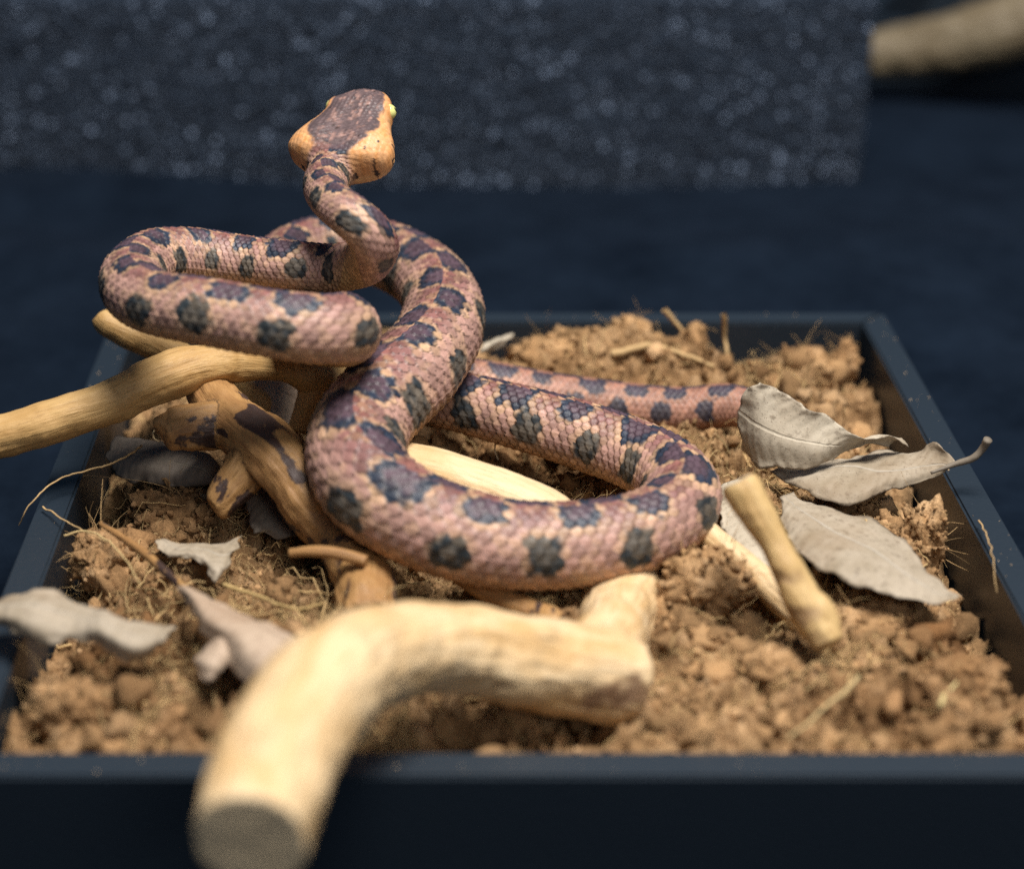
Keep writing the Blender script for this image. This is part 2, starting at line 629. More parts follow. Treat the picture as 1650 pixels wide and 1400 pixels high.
scatter("soil_crumb", 14000, 1, (0.0005, 0.0019), 0.7, 70, "fine brown soil crumbs strewn over the tray's litter", "soil")
scatter("soil_clod", 1300, 2, (0.0016, 0.0062), 0.55, 75, "loose brown coconut soil clods heaped in the tray", "soil")


def rim_dust(n):
    shapes, F = crumb_shapes(1, 4, 0.9, 2.2)
    side = RNG.integers(0, 4, n)
    t = RNG.uniform(-0.148, 0.148, n)
    w = RNG.uniform(0.141, 0.149, n)
    x = np.choose(side, [t, t, -w, w])
    y = np.choose(side, [-w, w, t, t])
    sz = 0.00010 + 0.00042 * RNG.random(n) ** 4
    W = np.einsum('nij,nvj->nvi', rand_rot(n), np.stack(shapes)[RNG.integers(0, 4, n)]) * sz[:, None, None]
    W = W + np.stack([x, y, RIM + sz * 0.6], -1)[:, None]
    nv = W.shape[1]
    c = np.repeat(np.array([0.5, 0.38, 0.25]) * RNG.uniform(.5, 1.5, (n, 1)), nv, 0)
    Fa = (F[None] + (np.arange(n) * nv)[:, None, None]).reshape(-1, 3)
    link("rim_dust", make_mesh("rim_dust", W.reshape(-1, 3), Fa, M_SOIL, colors=np.clip(c, 0, .9)), None,
         "tiny spilled soil specks dotting the tray's black rim", "soil", kind="stuff")


rim_dust(170)


def tube_batch(paths, radii, sides=5):
    """paths (n,m,3) -> verts, faces"""
    n, m, _ = paths.shape
    T = unit(np.gradient(paths, axis=1))
    ref = np.array([0.31, 0.52, 0.79])
    N = unit(np.cross(T, ref))
    B = np.cross(T, N)
    a = np.linspace(0, 2 * np.pi, sides, endpoint=False)
    taper = np.linspace(1, 0.45, m)[None, :, None, None]
    V = paths[:, :, None, :] + radii[:, None, None, None] * taper * (np.cos(a)[None, None, :, None] * N[:, :, None, :]
                                                                      + np.sin(a)[None, None, :, None] * B[:, :, None, :])
    f = grid_faces(m, sides, True)
    F = (f[None] + (np.arange(n) * m * sides)[:, None, None]).reshape(-1, 4)
    return V.reshape(-1, 3), F


def fibres(count):
    m = 9
    x = RNG.uniform(-IN + 0.004, IN - 0.004, count)
    y = RNG.uniform(-IN + 0.004, IN - 0.004, count)
    x[:900] = RNG.uniform(-0.125, -0.02, 900)
    y[:900] = RNG.uniform(-0.10, 0.03, 900)
    hub = RNG.uniform(-0.125, 0.125, (60, 2))          # most fibres lie in tangled tufts
    pick = RNG.integers(0, 60, count - 2200)
    x[2200:] = np.clip(hub[pick, 0] + RNG.normal(0, 0.007, count - 2200), -IN + .004, IN - .004)
    y[2200:] = np.clip(hub[pick, 1] + RNG.normal(0, 0.006, count - 2200), -IN + .004, IN - .004)
    L = 0.003 + 0.022 * RNG.random(count) ** 2
    ang = RNG.uniform(0, 2 * np.pi, count)
    slope = RNG.normal(0.05, 0.28, count)
    t = np.linspace(0, 1, m)
    curl = RNG.normal(0, 1.6, count)
    a = ang[:, None] + curl[:, None] * t[None, :]
    step = (L / (m - 1))[:, None]
    px_ = x[:, None] + np.cumsum(np.cos(a) * step, 1)
    py_ = y[:, None] + np.cumsum(np.sin(a) * step, 1)
    px_ = np.clip(px_, -IN + 0.001, IN - 0.001)
    py_ = np.clip(py_, -IN + 0.001, IN - 0.001)
    z = soil_height(px_.ravel(), py_.ravel()).reshape(px_.shape)
    zz = 0.6 * z + 0.4 * z.mean(1, keepdims=True) + 0.0009 + slope[:, None] * (t * L[:, None]) + np.sin(t * np.pi)[None] * RNG.uniform(0, 0.003, count)[:, None]
    paths = np.stack([px_, py_, zz], -1)
    V, F = tube_batch(paths, 0.00006 + 0.00030 * RNG.random(count) ** 3, 4)
    c = np.repeat(np.array([0.52, 0.36, 0.17]) * RNG.uniform(0.4, 1.4, (count, 1)), m * 4, 0)
    me = make_mesh("coir_fibre", V, F, M_FIBRE, colors=c)
    link("coir_fibre", me, None, "thin tangled tan coconut fibres mixed through the soil", "fibre", kind="stuff")


fibres(6500)


# ------------------------------------------------------------------ wood
def wood_thing(name, tubes, mat, label, cat, voxel=0.0007, bump=0.0007, group=None, cut_ends=(), seed=0, smooth_it=4, knots_and_shade=()):
    """tubes: list of control rows (u, v, depth, radius_mm) joined into one seamless limb"""
    Vs, Fs, off = [], [], 0
    cl = []
    for tb in tubes:
        rows = np.array([[*px(u, v, d), r * 0.001] for u, v, d, r in tb])
        D, s = spline(rows, 0.0015)
        C, R = D[:, :3], D[:, 3]
        T = tangents(C)
        N, B = transport(T)
        a = np.linspace(0, 2 * np.pi, 28, endpoint=False)
        V = C[:, None] + R[:, None, None] * (np.cos(a)[None, :, None] * N[:, None] + np.sin(a)[None, :, None] * B[:, None])
        m = len(C)
        Vs.append(V.reshape(-1, 3))
        F = [tuple(f + off) for f in grid_faces(m, 28, True)]
        F.append(tuple(range(off + 27, off - 1, -1)))
        F.append(tuple(range(off + (m - 1) * 28, off + m * 28)))
        Fs += F
        off += m * 28
        cl.append((C, s, T, N, B, R))
    me = make_mesh("tmp_wood", np.vstack(Vs), Fs)
    ob = bpy.data.objects.new("tmp_wood", me)
    COL.objects.link(ob)
    md = ob.modifiers.new("r", 'REMESH')
    md.mode = 'VOXEL'
    md.voxel_size = voxel
    ms = ob.modifiers.new("s", 'SMOOTH')
    ms.factor = 0.5
    ms.iterations = smooth_it
    dg = bpy.context.evaluated_depsgraph_get()
    ev = ob.evaluated_get(dg)
    em = ev.to_mesh()
    n = len(em.vertices)
    V = np.empty(n * 3, np.float32)
    em.vertices.foreach_get("co", V)
    V = V.reshape(-1, 3).astype(float)
    Nn = np.empty(n * 3, np.float32)
    em.vertices.foreach_get("normal", Nn)
    Nn = Nn.reshape(-1, 3).astype(float)
    nl = len(em.loops)
    lv = np.empty(nl, np.int32)
    em.loops.foreach_get("vertex_index", lv)
    npoly = len(em.polygons)
    tot = np.empty(npoly, np.int32)
    em.polygons.foreach_get("loop_total", tot)
    assert (tot == 4).all()
    F = lv.reshape(-1, 4).copy()
    ev.to_mesh_clear()
    bpy.data.objects.remove(ob)
    # straightened coordinates along the nearest limb
    g = np.zeros((n, 3))
    best = np.full(n, 1e9)
    cut = np.zeros(n)
    for ti, (C, s, T, N, B, R) in enumerate(cl):
        d2 = ((V[:, None, :] - C[None, ::2]) ** 2).sum(-1) / (R[None, ::2] ** 2)
        i = d2.argmin(1) * 2
        dm = d2.min(1)
        w = dm < best
        rel = V - C[i]
        gg = np.column_stack([s[i] + (rel * T[i]).sum(1) + ti * 0.53, (rel * N[i]).sum(1), (rel * B[i]).sum(1)])
        g[w] = gg[w]
        best[w] = dm[w]
        for (tj, end) in cut_ends:
            if tj == ti:
                e = 0 if end == 0 else len(C) - 1
                ax = -T[0] if end == 0 else T[-1]
                near = np.linalg.norm(V - C[e], axis=1) < R[e] * 1.15
                cut = np.maximum(cut, near * np.clip(((Nn * ax).sum(1) - 0.55) / 0.25, 0, 1))
    keep = 1 - cut
    disp = fbm(V * 90 + seed, 3, 80 + seed) * bump * 1.6 + fbm(g * [60, 500, 500], 3, 90 + seed) * bump * 0.5
    nubs = np.clip(vnoise(V * 75 + seed * 3.3, 95 + seed) - 0.55, 0, 1) * bump * 4
    V = V + Nn * ((disp + nubs) * (0.25 + 0.75 * keep))[:, None]
    kn = np.zeros(n)
    for (u, v, d, size, depth, shade) in knots_and_shade:       # hollows, cracks, scraps of bark, and the stick's painted shade
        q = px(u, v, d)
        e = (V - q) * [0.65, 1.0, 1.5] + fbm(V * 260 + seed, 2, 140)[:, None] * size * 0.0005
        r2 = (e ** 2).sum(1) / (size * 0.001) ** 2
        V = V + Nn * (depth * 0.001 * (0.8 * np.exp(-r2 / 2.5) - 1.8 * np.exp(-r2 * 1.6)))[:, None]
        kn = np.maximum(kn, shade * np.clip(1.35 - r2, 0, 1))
    me = make_mesh(name, V, F, mat, vec=g, floats={"cut": cut, "knot_shade": kn})
    base = V[V[:, 2].argmin()].copy()
    center(me, base)
    o = link(name, me, None, label, cat, group)
    o.location = base
    return o


wood_thing("forked_log", [
    [(403, 1357, .384, 12.3), (423, 1288, .396, 13.1), (454, 1205, .410, 13.6), (507, 1125, .430, 13.6), (582, 1068, .450, 12.6),
     (665, 1048, .467, 11.6), (750, 1046, .480, 11.6), (840, 1064, .489, 12.0), (925, 1080, .496, 12.6), (985, 1090, .500, 12.8), (1016, 1096, .502, 11.8)],
    [(950, 1070, .501, 10), (980, 1035, .513, 10.5), (994, 995, .534, 11), (1012, 958, .553, 13.5), (1000, 920, .575, 12), (960, 890, .60, 10)]],
    M_LOG, "big pale forked log jutting over the tray's front rim toward the camera", "log", cut_ends=[(0, 0)], seed=1, bump=0.0008,
    knots_and_shade=[(805, 1098, .478, 3.6, 1.3, 0.7), (770, 1075, .470, 5.5, -0.8, 0.0), (985, 1122, .488, 7.0, 0.3, 0.85), (1012, 1118, .490, 6.0, 0.2, 0.8),
           (600, 1030, .437, 6.0, 0.8, 0.1), (380, 1180, .392, 7.0, 0.7, 0.12), (880, 1020, .482, 5.0, -0.7, 0.0)])
wood_thing("smooth_branch", [
    [(560, 738, .588, 8.5), (620, 755, .578, 10.0), (690, 777, .572, 10.8), (785, 806, .568, 11), (880, 843, .566, 10.5), (950, 872, .568, 7)]],
    M_LOG, "smooth pale branch lying inside the snake's lower loop", "branch", seed=2, bump=0.0005)
wood_thing("crooked_branch", [
    [(-90, 716, .578, 7.0), (0, 703, .579, 7.0), (90, 677, .581, 6.8), (170, 652, .584, 7.0), (235, 622, .587, 7.5), (295, 598, .590, 7.9),
     (345, 586, .594, 6.8), (400, 586, .599, 5.5), (460, 592, .606, 5.2), (520, 612, .612, 7.5), (575, 645, .618, 8)],
    [(520, 612, .612, 7), (505, 655, .612, 6.5), (490, 700, .612, 6)]],
    M_TAN, "crooked tan branch crossing the tray's left rim", "branch", seed=3, bump=0.0006)
wood_thing("slim_branch", [
    [(160, 508, .628, 3.6), (175, 522, .628, 5.0), (230, 548, .630, 5.4), (300, 583, .634, 5.6), (380, 630, .640, 5.8), (440, 675, .645, 6)]],
    M_TAN, "blurred slim tan branch end under the snake's left loop", "branch", seed=4, bump=0.0005)
wood_thing("gnarled_branch", [
    [(338, 618, .600, 7.6), (350, 655, .590, 8.3), (395, 698, .578, 9.3), (448, 742, .567, 9.2), (492, 800, .563, 8.4), (540, 862, .560, 7.5),
     (578, 925, .545, 8.2), (590, 960, .537, 8.6), (594, 1005, .527, 8.6)],
    [(372, 682, .585, 8.5), (325, 685, .580, 8), (288, 692, .576, 6.8), (264, 702, .574, 4.6)],
    [(420, 715, .573, 8.5), (392, 762, .571, 7), (360, 802, .568, 5.5), (345, 818, .567, 4)]],
    M_BROWN, "gnarled brown branch with flaking dark bark beneath the crooked branch", "branch", seed=5, bump=0.0011,
    cut_ends=[(0, 0)])
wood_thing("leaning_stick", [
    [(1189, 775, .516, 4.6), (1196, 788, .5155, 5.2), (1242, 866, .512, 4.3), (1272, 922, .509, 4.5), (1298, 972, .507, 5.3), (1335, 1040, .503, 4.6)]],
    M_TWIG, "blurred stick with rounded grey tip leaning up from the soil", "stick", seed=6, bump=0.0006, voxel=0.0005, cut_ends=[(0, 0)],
    knots_and_shade=[(1262, 930, .506, 3.5, 0.3, 0.55), (1290, 990, .503, 4.0, 0.3, 0.65), (1210, 835, .511, 2.5, 0.3, 0.5), (1318, 1028, .500, 3.0, 0.2, 0.4)])  # the stick's shaded left side, painted into its colour
wood_thing("pale_stick", [
    [(1110, 838, .560, 4.2), (1160, 880, .553, 4.3), (1213, 922, .547, 4.5), (1262, 965, .540, 5.0), (1300, 1002, .535, 4.8)]],
    M_LOG, "straight pale stick half buried beside the leaning stick", "stick", seed=7, bump=0.0005, voxel=0.0005)
wood_thing("thin_stick", [
    [(735, 925, .545, 3.2), (790, 955, .540, 3.6), (850, 985, .534, 4.0), (900, 1010, .528, 4.0)]],
    M_BROWN, "thin brown stick in the shade under the front coil", "stick", seed=8, bump=0.0005, voxel=0.0005)
wood_thing("pink_stalk", [
    [(466, 891, .538, 1.5), (500, 888, .536, 1.7), (545, 892, .534, 1.8), (590, 905, .532, 1.8)]],
    M_BROWN, "short pinkish stalk poking out beside the gnarled branch", "stalk", seed=9, bump=0.0002, voxel=0.0003, smooth_it=2)


# ------------------------------------------------------------------ leaves
def patch(rows, nu=60, nv=30, seed=0, wave=0.0016, edge=0.0015, thick=0.00022):
    """rows: list of rows across the leaf, each a list of (u, v, z) -> thin solid curled sheet"""
    k = 5
    R = []
    for row in rows:
        P = np.array([pz(u, v, z) for u, v, z in row])
        L = np.concatenate([[0], np.cumsum(np.linalg.norm(np.diff(P, axis=0), axis=1))])
        if L[-1] < 1e-9:
            R.append(np.repeat(P[:1], nv, 0))
            continue
        D, s = spline(P, L[-1] / 200)
        q = np.linspace(0, s[-1], nv)
        R.append(np.column_stack([np.interp(q, s, D[:, j]) for j in range(3)]))
    R = np.array(R)
    G = np.empty((nu, nv, 3))
    Lm = np.concatenate([[0], np.cumsum(np.linalg.norm(np.diff(R[:, nv // 2], axis=0), axis=1))])
    for j in range(nv):
        D, s = spline(R[:, j], max(1e-5, Lm[-1] / 400))
        q = np.linspace(0, s[-1], nu)
        G[:, j] = np.column_stack([np.interp(q, s, D[:, c]) for c in range(3)])
    P = G.reshape(-1, 3)
    uu = np.repeat(np.linspace(0, 1, nu), nv)
    vv = np.tile(np.linspace(-1, 1, nv), nu)
    P = P + np.column_stack([np.zeros((len(P), 2)), fbm(P * 55, 2, 100 + seed) * wave + fbm(P * 220, 3, 110 + seed) * wave * 0.35])
    em = np.clip((np.maximum(np.abs(vv), np.abs(uu * 2 - 1)) - 0.75) / 0.25, 0, 1)
    P = P + np.column_stack([fbm(P * 260, 3, 120 + seed), fbm(P * 260, 3, 125 + seed), fbm(P * 130, 2, 127 + seed)]) * (em * edge)[:, None]
    # fine crumple
    G = P.reshape(nu, nv, 3)
    nrm = unit(np.cross(np.gradient(G, axis=0), np.gradient(G, axis=1))).reshape(-1, 3)
    V = np.vstack([P, P - nrm * thick])
    f1 = grid_faces(nu, nv)
    f2 = f1[:, ::-1] + nu * nv
    ring = np.concatenate([np.arange(nv), np.arange(1, nu) * nv + nv - 1, (nu - 1) * nv + np.arange(nv - 2, -1, -1), np.arange(nu - 2, 0, -1) * nv])
    r2 = np.roll(ring, -1)
    f3 = np.stack([r2, ring, ring + nu * nv, r2 + nu * nv], -1)
    Lc = np.linalg.norm(R[-1, nv // 2] - R[0, nv // 2]) / 0.03
    g = np.column_stack([uu * Lc * 3, vv, np.zeros(len(uu))])
    return V, np.vstack([f1, f2, f3]), np.vstack([g, g])


def leaf(name, patches, mat, label, stem=None, stem_mat=None, seed=0, **kw):
    Vs, Fs, Gs, off = [], [], [], 0
    for i, rows in enumerate(patches):
        V, F, g = patch(rows, seed=seed + i * 3, **kw)
        Vs.append(V)
        Fs.append(F + off)
        Gs.append(g)
        off += len(V)
    V = np.vstack(Vs)
    base = V[V[:, 2].argmin()].copy()
    root = empty(name, base, label, "leaf")
    me = make_mesh("blade", V, np.vstack(Fs), mat, vec=np.vstack(Gs))
    center(me, base)
    link("blade", me, root)
    if stem is not None:
        rows = np.array([[*pz(u, v, z), r * 0.001] for u, v, z, r in stem])
        D, s = spline(rows, 0.0008)
        T = tangents(D[:, :3])
        N, B = transport(T)
        a = np.linspace(0, 2 * np.pi, 14, endpoint=False)
        m = len(D)
        rr = D[:, 3] * (1 + 0.12 * fbm(D[:, :3] * 500, 2, 7))
        VV = (D[:, None, :3] + rr[:, None, None] * (np.cos(a)[None, :, None] * N[:, None] + np.sin(a)[None, :, None] * B[:, None])).reshape(-1, 3)
        gg = np.column_stack([np.repeat(s, 14), np.tile(np.cos(a), m) * 0.002, np.tile(np.sin(a), m) * 0.002])
        F = [tuple(f) for f in grid_faces(m, 14, True)] + [tuple(range(13, -1, -1)), tuple(range((m - 1) * 14, m * 14))]
        me = make_mesh("stem", VV, F, stem_mat or mat, vec=gg)
        center(me, base)
        link("stem", me, root)
    return root


# right: upper pale leaf, standing up at its left end
leaf("dry_leaf", [[
    [(1198, 728, .050), (1188, 690, .058), (1196, 645, .068), (1222, 613, .076)],
    [(1222, 750, .050), (1228, 705, .060), (1240, 660, .068), (1262, 636, .073)],
    [(1262, 757, .051), (1270, 715, .060), (1285, 680, .066), (1304, 660, .070)],
    [(1312, 757, .052), (1320, 728, .058), (1332, 702, .062), (1345, 683, .065)],
    [(1352, 738, .053), (1362, 722, .057), (1375, 710, .060), (1385, 708, .061)],
    [(1395, 716, .055), (1405, 708, .059), (1418, 703, .061), (1428, 704, .061)],
    [(1432, 722, .054), (1445, 712, .057), (1458, 708, .058), (1466, 722, .055)]]],
    M_LEAF_PALE, "pale dry leaf standing up at one end, topmost of the right-hand pile", seed=1)
leaf("dry_leaf", [[
    [(1240, 757, .0475), (1258, 752, .049), (1285, 748, .050), (1320, 742, .050)],
    [(1288, 786, .0475), (1305, 772, .050), (1335, 752, .051), (1370, 732, .050)],
    [(1330, 803, .0475), (1350, 783, .050), (1385, 752, .052), (1420, 726, .051)],
    [(1372, 810, .048), (1395, 787, .0505), (1425, 757, .053), (1455, 730, .053)],
    [(1430, 790, .049), (1448, 772, .0515), (1470, 747, .054), (1488, 722, .056)],
    [(1485, 775, .050), (1496, 760, .0525), (1508, 738, .0555), (1510, 711, .060)],
    [(1530, 755, .053), (1535, 752, .054), (1538, 748, .055), (1540, 742, .056)]]],
    M_LEAF_GREY, "curled grey dry leaf whose dark stem reaches over the right rim",
    stem=[(1500, 762, .053, .5), (1538, 748, .0555, .9), (1568, 738, .058, 1.1), (1584, 722, .0615, 1.2), (1592, 708, .065, 1.35)],
    stem_mat=M_LEAF_DARK, seed=2)
leaf("dry_leaf", [[
    [(1256, 812, .050), (1258, 806, .0505), (1264, 800, .051), (1275, 797, .051)],
    [(1262, 848, .050), (1280, 835, .052), (1305, 820, .052), (1330, 811, .051)],
    [(1278, 880, .050), (1305, 862, .0525), (1345, 842, .052), (1378, 829, .050)],
    [(1310, 910, .0505), (1340, 890, .053), (1385, 865, .052), (1420, 847, .049)],
    [(1360, 935, .051), (1390, 918, .053), (1425, 890, .0515), (1450, 866, .048)],
    [(1425, 956, .050), (1445, 940, .051), (1462, 920, .050), (1482, 902, .0475)],
    [(1490, 968, .048), (1500, 960, .048), (1510, 950, .0475), (1520, 938, .0465)],
    [(1538, 966, .046), (1542, 963, .046), (1546, 960, .046), (1550, 957, .0455)]]],
    M_LEAF_GREY, "flat grey pointed leaf lowest on the right beside the leaning stick", seed=3, wave=0.001)
leaf("dry_leaf", [[
    [(1150, 790, .046), (1165, 780, .047), (1185, 776, .047), (1200, 780, .046)],
    [(1160, 835, .046), (1185, 825, .047), (1210, 818, .047), (1238, 822, .046)],
    [(1172, 870, .045), (1200, 862, .047), (1230, 855, .047), (1260, 858, .046)],
    [(1195, 900, .045), (1220, 898, .046), (1240, 895, .046), (1268, 890, .045)],
    [(1235, 922, .044), (1245, 922, .044), (1255, 918, .044), (1262, 914, .044)]]],
    M_LEAF_PALE, "pale leaf half hidden between the front coil and leaning stick", seed=4)
# left
leaf("dry_leaf", [[
    [(-30, 1000, 0.0550), (-28, 990, 0.0560), (-25, 980, 0.0570), (-20, 972, 0.0570)],
    [(10, 1012, 0.0550), (15, 995, 0.0590), (22, 975, 0.0600), (32, 957, 0.0580)],
    [(55, 1040, 0.0530), (60, 1012, 0.0580), (68, 980, 0.0600), (78, 952, 0.0580)],
    [(105, 1036, 0.0540), (110, 1015, 0.0570), (116, 990, 0.0580), (122, 968, 0.0570)],
    [(150, 1034, 0.0550), (158, 1017, 0.0590), (164, 1000, 0.0600), (170, 984, 0.0590)],
    [(195, 1062, 0.0520), (205, 1040, 0.0570), (212, 1018, 0.0580), (222, 998, 0.0570)],
    [(228, 1066, 0.0495), (240, 1046, 0.0540), (250, 1026, 0.0550), (262, 1006, 0.0540)],
    [(255, 1045, 0.0500), (264, 1033, 0.0520), (272, 1020, 0.0530), (280, 1010, 0.0520)]]],
    M_LEAF_GREY, "wavy grey leaf resting on the left rim at the front", seed=5, wave=0.0012)
leaf("torn_leaf", [[
    [(284, 942, 0.0570), (286, 940, 0.0570), (288, 938, 0.0570), (290, 936, 0.0570)],
    [(300, 968, 0.0560), (308, 962, 0.0590), (318, 957, 0.0590), (330, 958, 0.0570)],
    [(322, 1010, 0.0560), (338, 998, 0.0600), (356, 985, 0.0600), (375, 980, 0.0570)],
    [(352, 1040, 0.0550), (375, 1022, 0.0600), (400, 1008, 0.0600), (425, 1002, 0.0570)],
    [(378, 1085, 0.0530), (405, 1060, 0.0590), (440, 1038, 0.0600), (468, 1022, 0.0570)],
    [(408, 1112, 0.0520), (440, 1088, 0.0580), (475, 1062, 0.0600), (505, 1045, 0.0570)],
    [(450, 1120, 0.0520), (475, 1102, 0.0550), (505, 1085, 0.0570), (530, 1070, 0.0550)]],
    [[(348, 1028, 0.0555), (352, 1022, 0.0570), (360, 1018, 0.0580), (372, 1020, 0.0580)],
     [(318, 1052, 0.0540), (335, 1048, 0.0560), (352, 1046, 0.0570), (370, 1050, 0.0560)],
     [(310, 1062, 0.0530), (328, 1068, 0.0550), (348, 1072, 0.0550), (368, 1072, 0.0530)],
     [(330, 1098, 0.0510), (335, 1100, 0.0510), (340, 1100, 0.0510), (346, 1096, 0.0510)]]],
    M_LEAF_TAN, "torn tan leaf with a long stem behind the forked log",
    stem=[(162, 843, .050, .8), (200, 868, .050, 1.1), (235, 893, .0505, 1.3), (262, 917, .0515, 1.3), (288, 940, .052, 1.2), (330, 975, .0545, .7)],
    stem_mat=M_BROWN, seed=6, wave=0.001)
leaf("torn_leaf", [[
    [(252, 872, .047), (256, 870, .047), (260, 867, .047), (266, 866, .047)],
    [(268, 897, .046), (280, 887, .048), (292, 876, .048), (304, 869, .047)],
    [(318, 902, .046), (322, 892, .048), (328, 880, .048), (334, 869, .047)],
    [(345, 932, .044), (350, 912, .047), (356, 890, .048), (362, 868, .047)],
    [(358, 925, .044), (368, 905, .046), (380, 882, .047), (392, 862, .047)]]],
    M_LEAF_GREY, "small torn leaf lying on the soil below the gnarled branch", seed=7)
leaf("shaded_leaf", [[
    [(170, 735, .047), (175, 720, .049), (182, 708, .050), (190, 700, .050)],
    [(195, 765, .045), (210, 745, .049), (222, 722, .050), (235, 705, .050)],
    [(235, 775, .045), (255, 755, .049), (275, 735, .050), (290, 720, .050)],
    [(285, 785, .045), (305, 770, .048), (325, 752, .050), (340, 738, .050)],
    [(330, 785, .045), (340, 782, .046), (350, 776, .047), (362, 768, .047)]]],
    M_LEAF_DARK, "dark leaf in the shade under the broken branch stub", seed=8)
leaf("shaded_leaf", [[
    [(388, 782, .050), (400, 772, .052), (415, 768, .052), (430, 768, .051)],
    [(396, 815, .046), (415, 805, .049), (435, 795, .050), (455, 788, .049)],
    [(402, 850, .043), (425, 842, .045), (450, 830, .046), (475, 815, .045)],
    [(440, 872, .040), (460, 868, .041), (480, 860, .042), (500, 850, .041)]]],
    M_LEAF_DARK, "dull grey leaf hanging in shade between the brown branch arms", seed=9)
leaf("shaded_leaf", [[
    [(385, 660, .046), (395, 640, .050), (405, 622, .053), (415, 606, .055)],
    [(420, 668, .046), (432, 645, .050), (445, 622, .053), (455, 602, .055)],
    [(455, 690, .045), (470, 662, .049), (482, 638, .052), (495, 615, .054)],
    [(490, 690, .045), (500, 675, .047), (508, 660, .049), (516, 645, .050)]]],
    M_LEAF_TAN, "brownish leaf glimpsed under the crooked branch behind the stump", seed=10)
leaf("bark_chip", [[
    [(776, 572, .048), (778, 566, .050), (780, 560, .051), (784, 554, .052)],
    [(796, 564, .049), (798, 556, .051), (800, 549, .053), (804, 543, .053)],
    [(816, 556, .050), (819, 548, .052), (822, 542, .053), (826, 536, .053)]]],
    M_LEAF_PALE, "small whitish chip beside the snake's raised back coil", seed=11, nu=20, nv=12, thick=0.0012)


# ------------------------------------------------------------------ single roots and lumps one can pick out
def root_fibre(name, pts, r, label, tint=(0.46, 0.31, 0.15)):
    rows = np.array([pz(u, v, z) for u, v, z in pts])
    D, s = spline(rows, 0.0012)
    D = D + np.column_stack([fbm(D * 300, 2, 5), fbm(D * 300, 2, 6), fbm(D * 300, 2, 8)]) * 0.0006
    V, F = tube_batch(D[None], np.array([r]), 6)
    me = make_mesh(name, V, F, M_FIBRE, colors=np.tile(tint, (len(V), 1)))
    b = V[V[:, 2].argmin()].copy()
    center(me, b)
    o = link(name, me, None, label, "root fibre")
    o.location = b


root_fibre("root_fibre", [(228, 717, .052), (195, 740, .053), (140, 758, .053), (95, 772, .052), (60, 798, .050), (40, 825, .046), (31, 845, .041)],
           0.00042, "long curving root fibre arching over the left rim")
root_fibre("root_fibre", [(70, 818, .0465), (100, 836, .048), (140, 858, .048), (175, 872, .046)], 0.00034,
           "short straight root fibre lying across the left rim")
root_fibre("root_fibre", [(102, 862, .047), (140, 857, .049), (175, 872, .050), (205, 905, .050), (228, 945, .047)], 0.00036,
           "bent root fibre in the soil by the left wall", (0.52, 0.38, 0.18))
root_fibre("root_fibre", [(360, 942, .045), (420, 962, .046), (470, 980, .046), (520, 972, .045)], 0.00075,
           "thick yellowish root fibre in front of the brown branch foot", (0.40, 0.28, 0.12))
root_fibre("root_fibre", [(1578, 838, .0475), (1592, 868, .049), (1600, 905, .049), (1602, 938, .047), (1606, 955, .045)], 0.00026,
           "thin pale root fibre lying along the right rim")
root_fibre("root_fibre", [(800, 712, .050), (798, 724, .047), (803, 740, .044)], 0.0004, "tiny pale root standing inside the lower loop", (0.55, 0.45, 0.3))
root_fibre("root_fibre", [(1385, 1090, .048), (1330, 1140, .049), (1270, 1190, .048)], 0.0006, "pale straw lying on the soil at the right front", (0.45, 0.34, 0.17))
root_fibre("root_fibre", [(1512, 1135, .049), (1540, 1098, .049)], 0.0007, "short yellow straw at the tray's right front", (0.58, 0.46, 0.22))

LUMPV, LUMPF = ico(4)
CRUMBS, CRUMBF = crumb_shapes(1, 8, 0.95, 2.2)


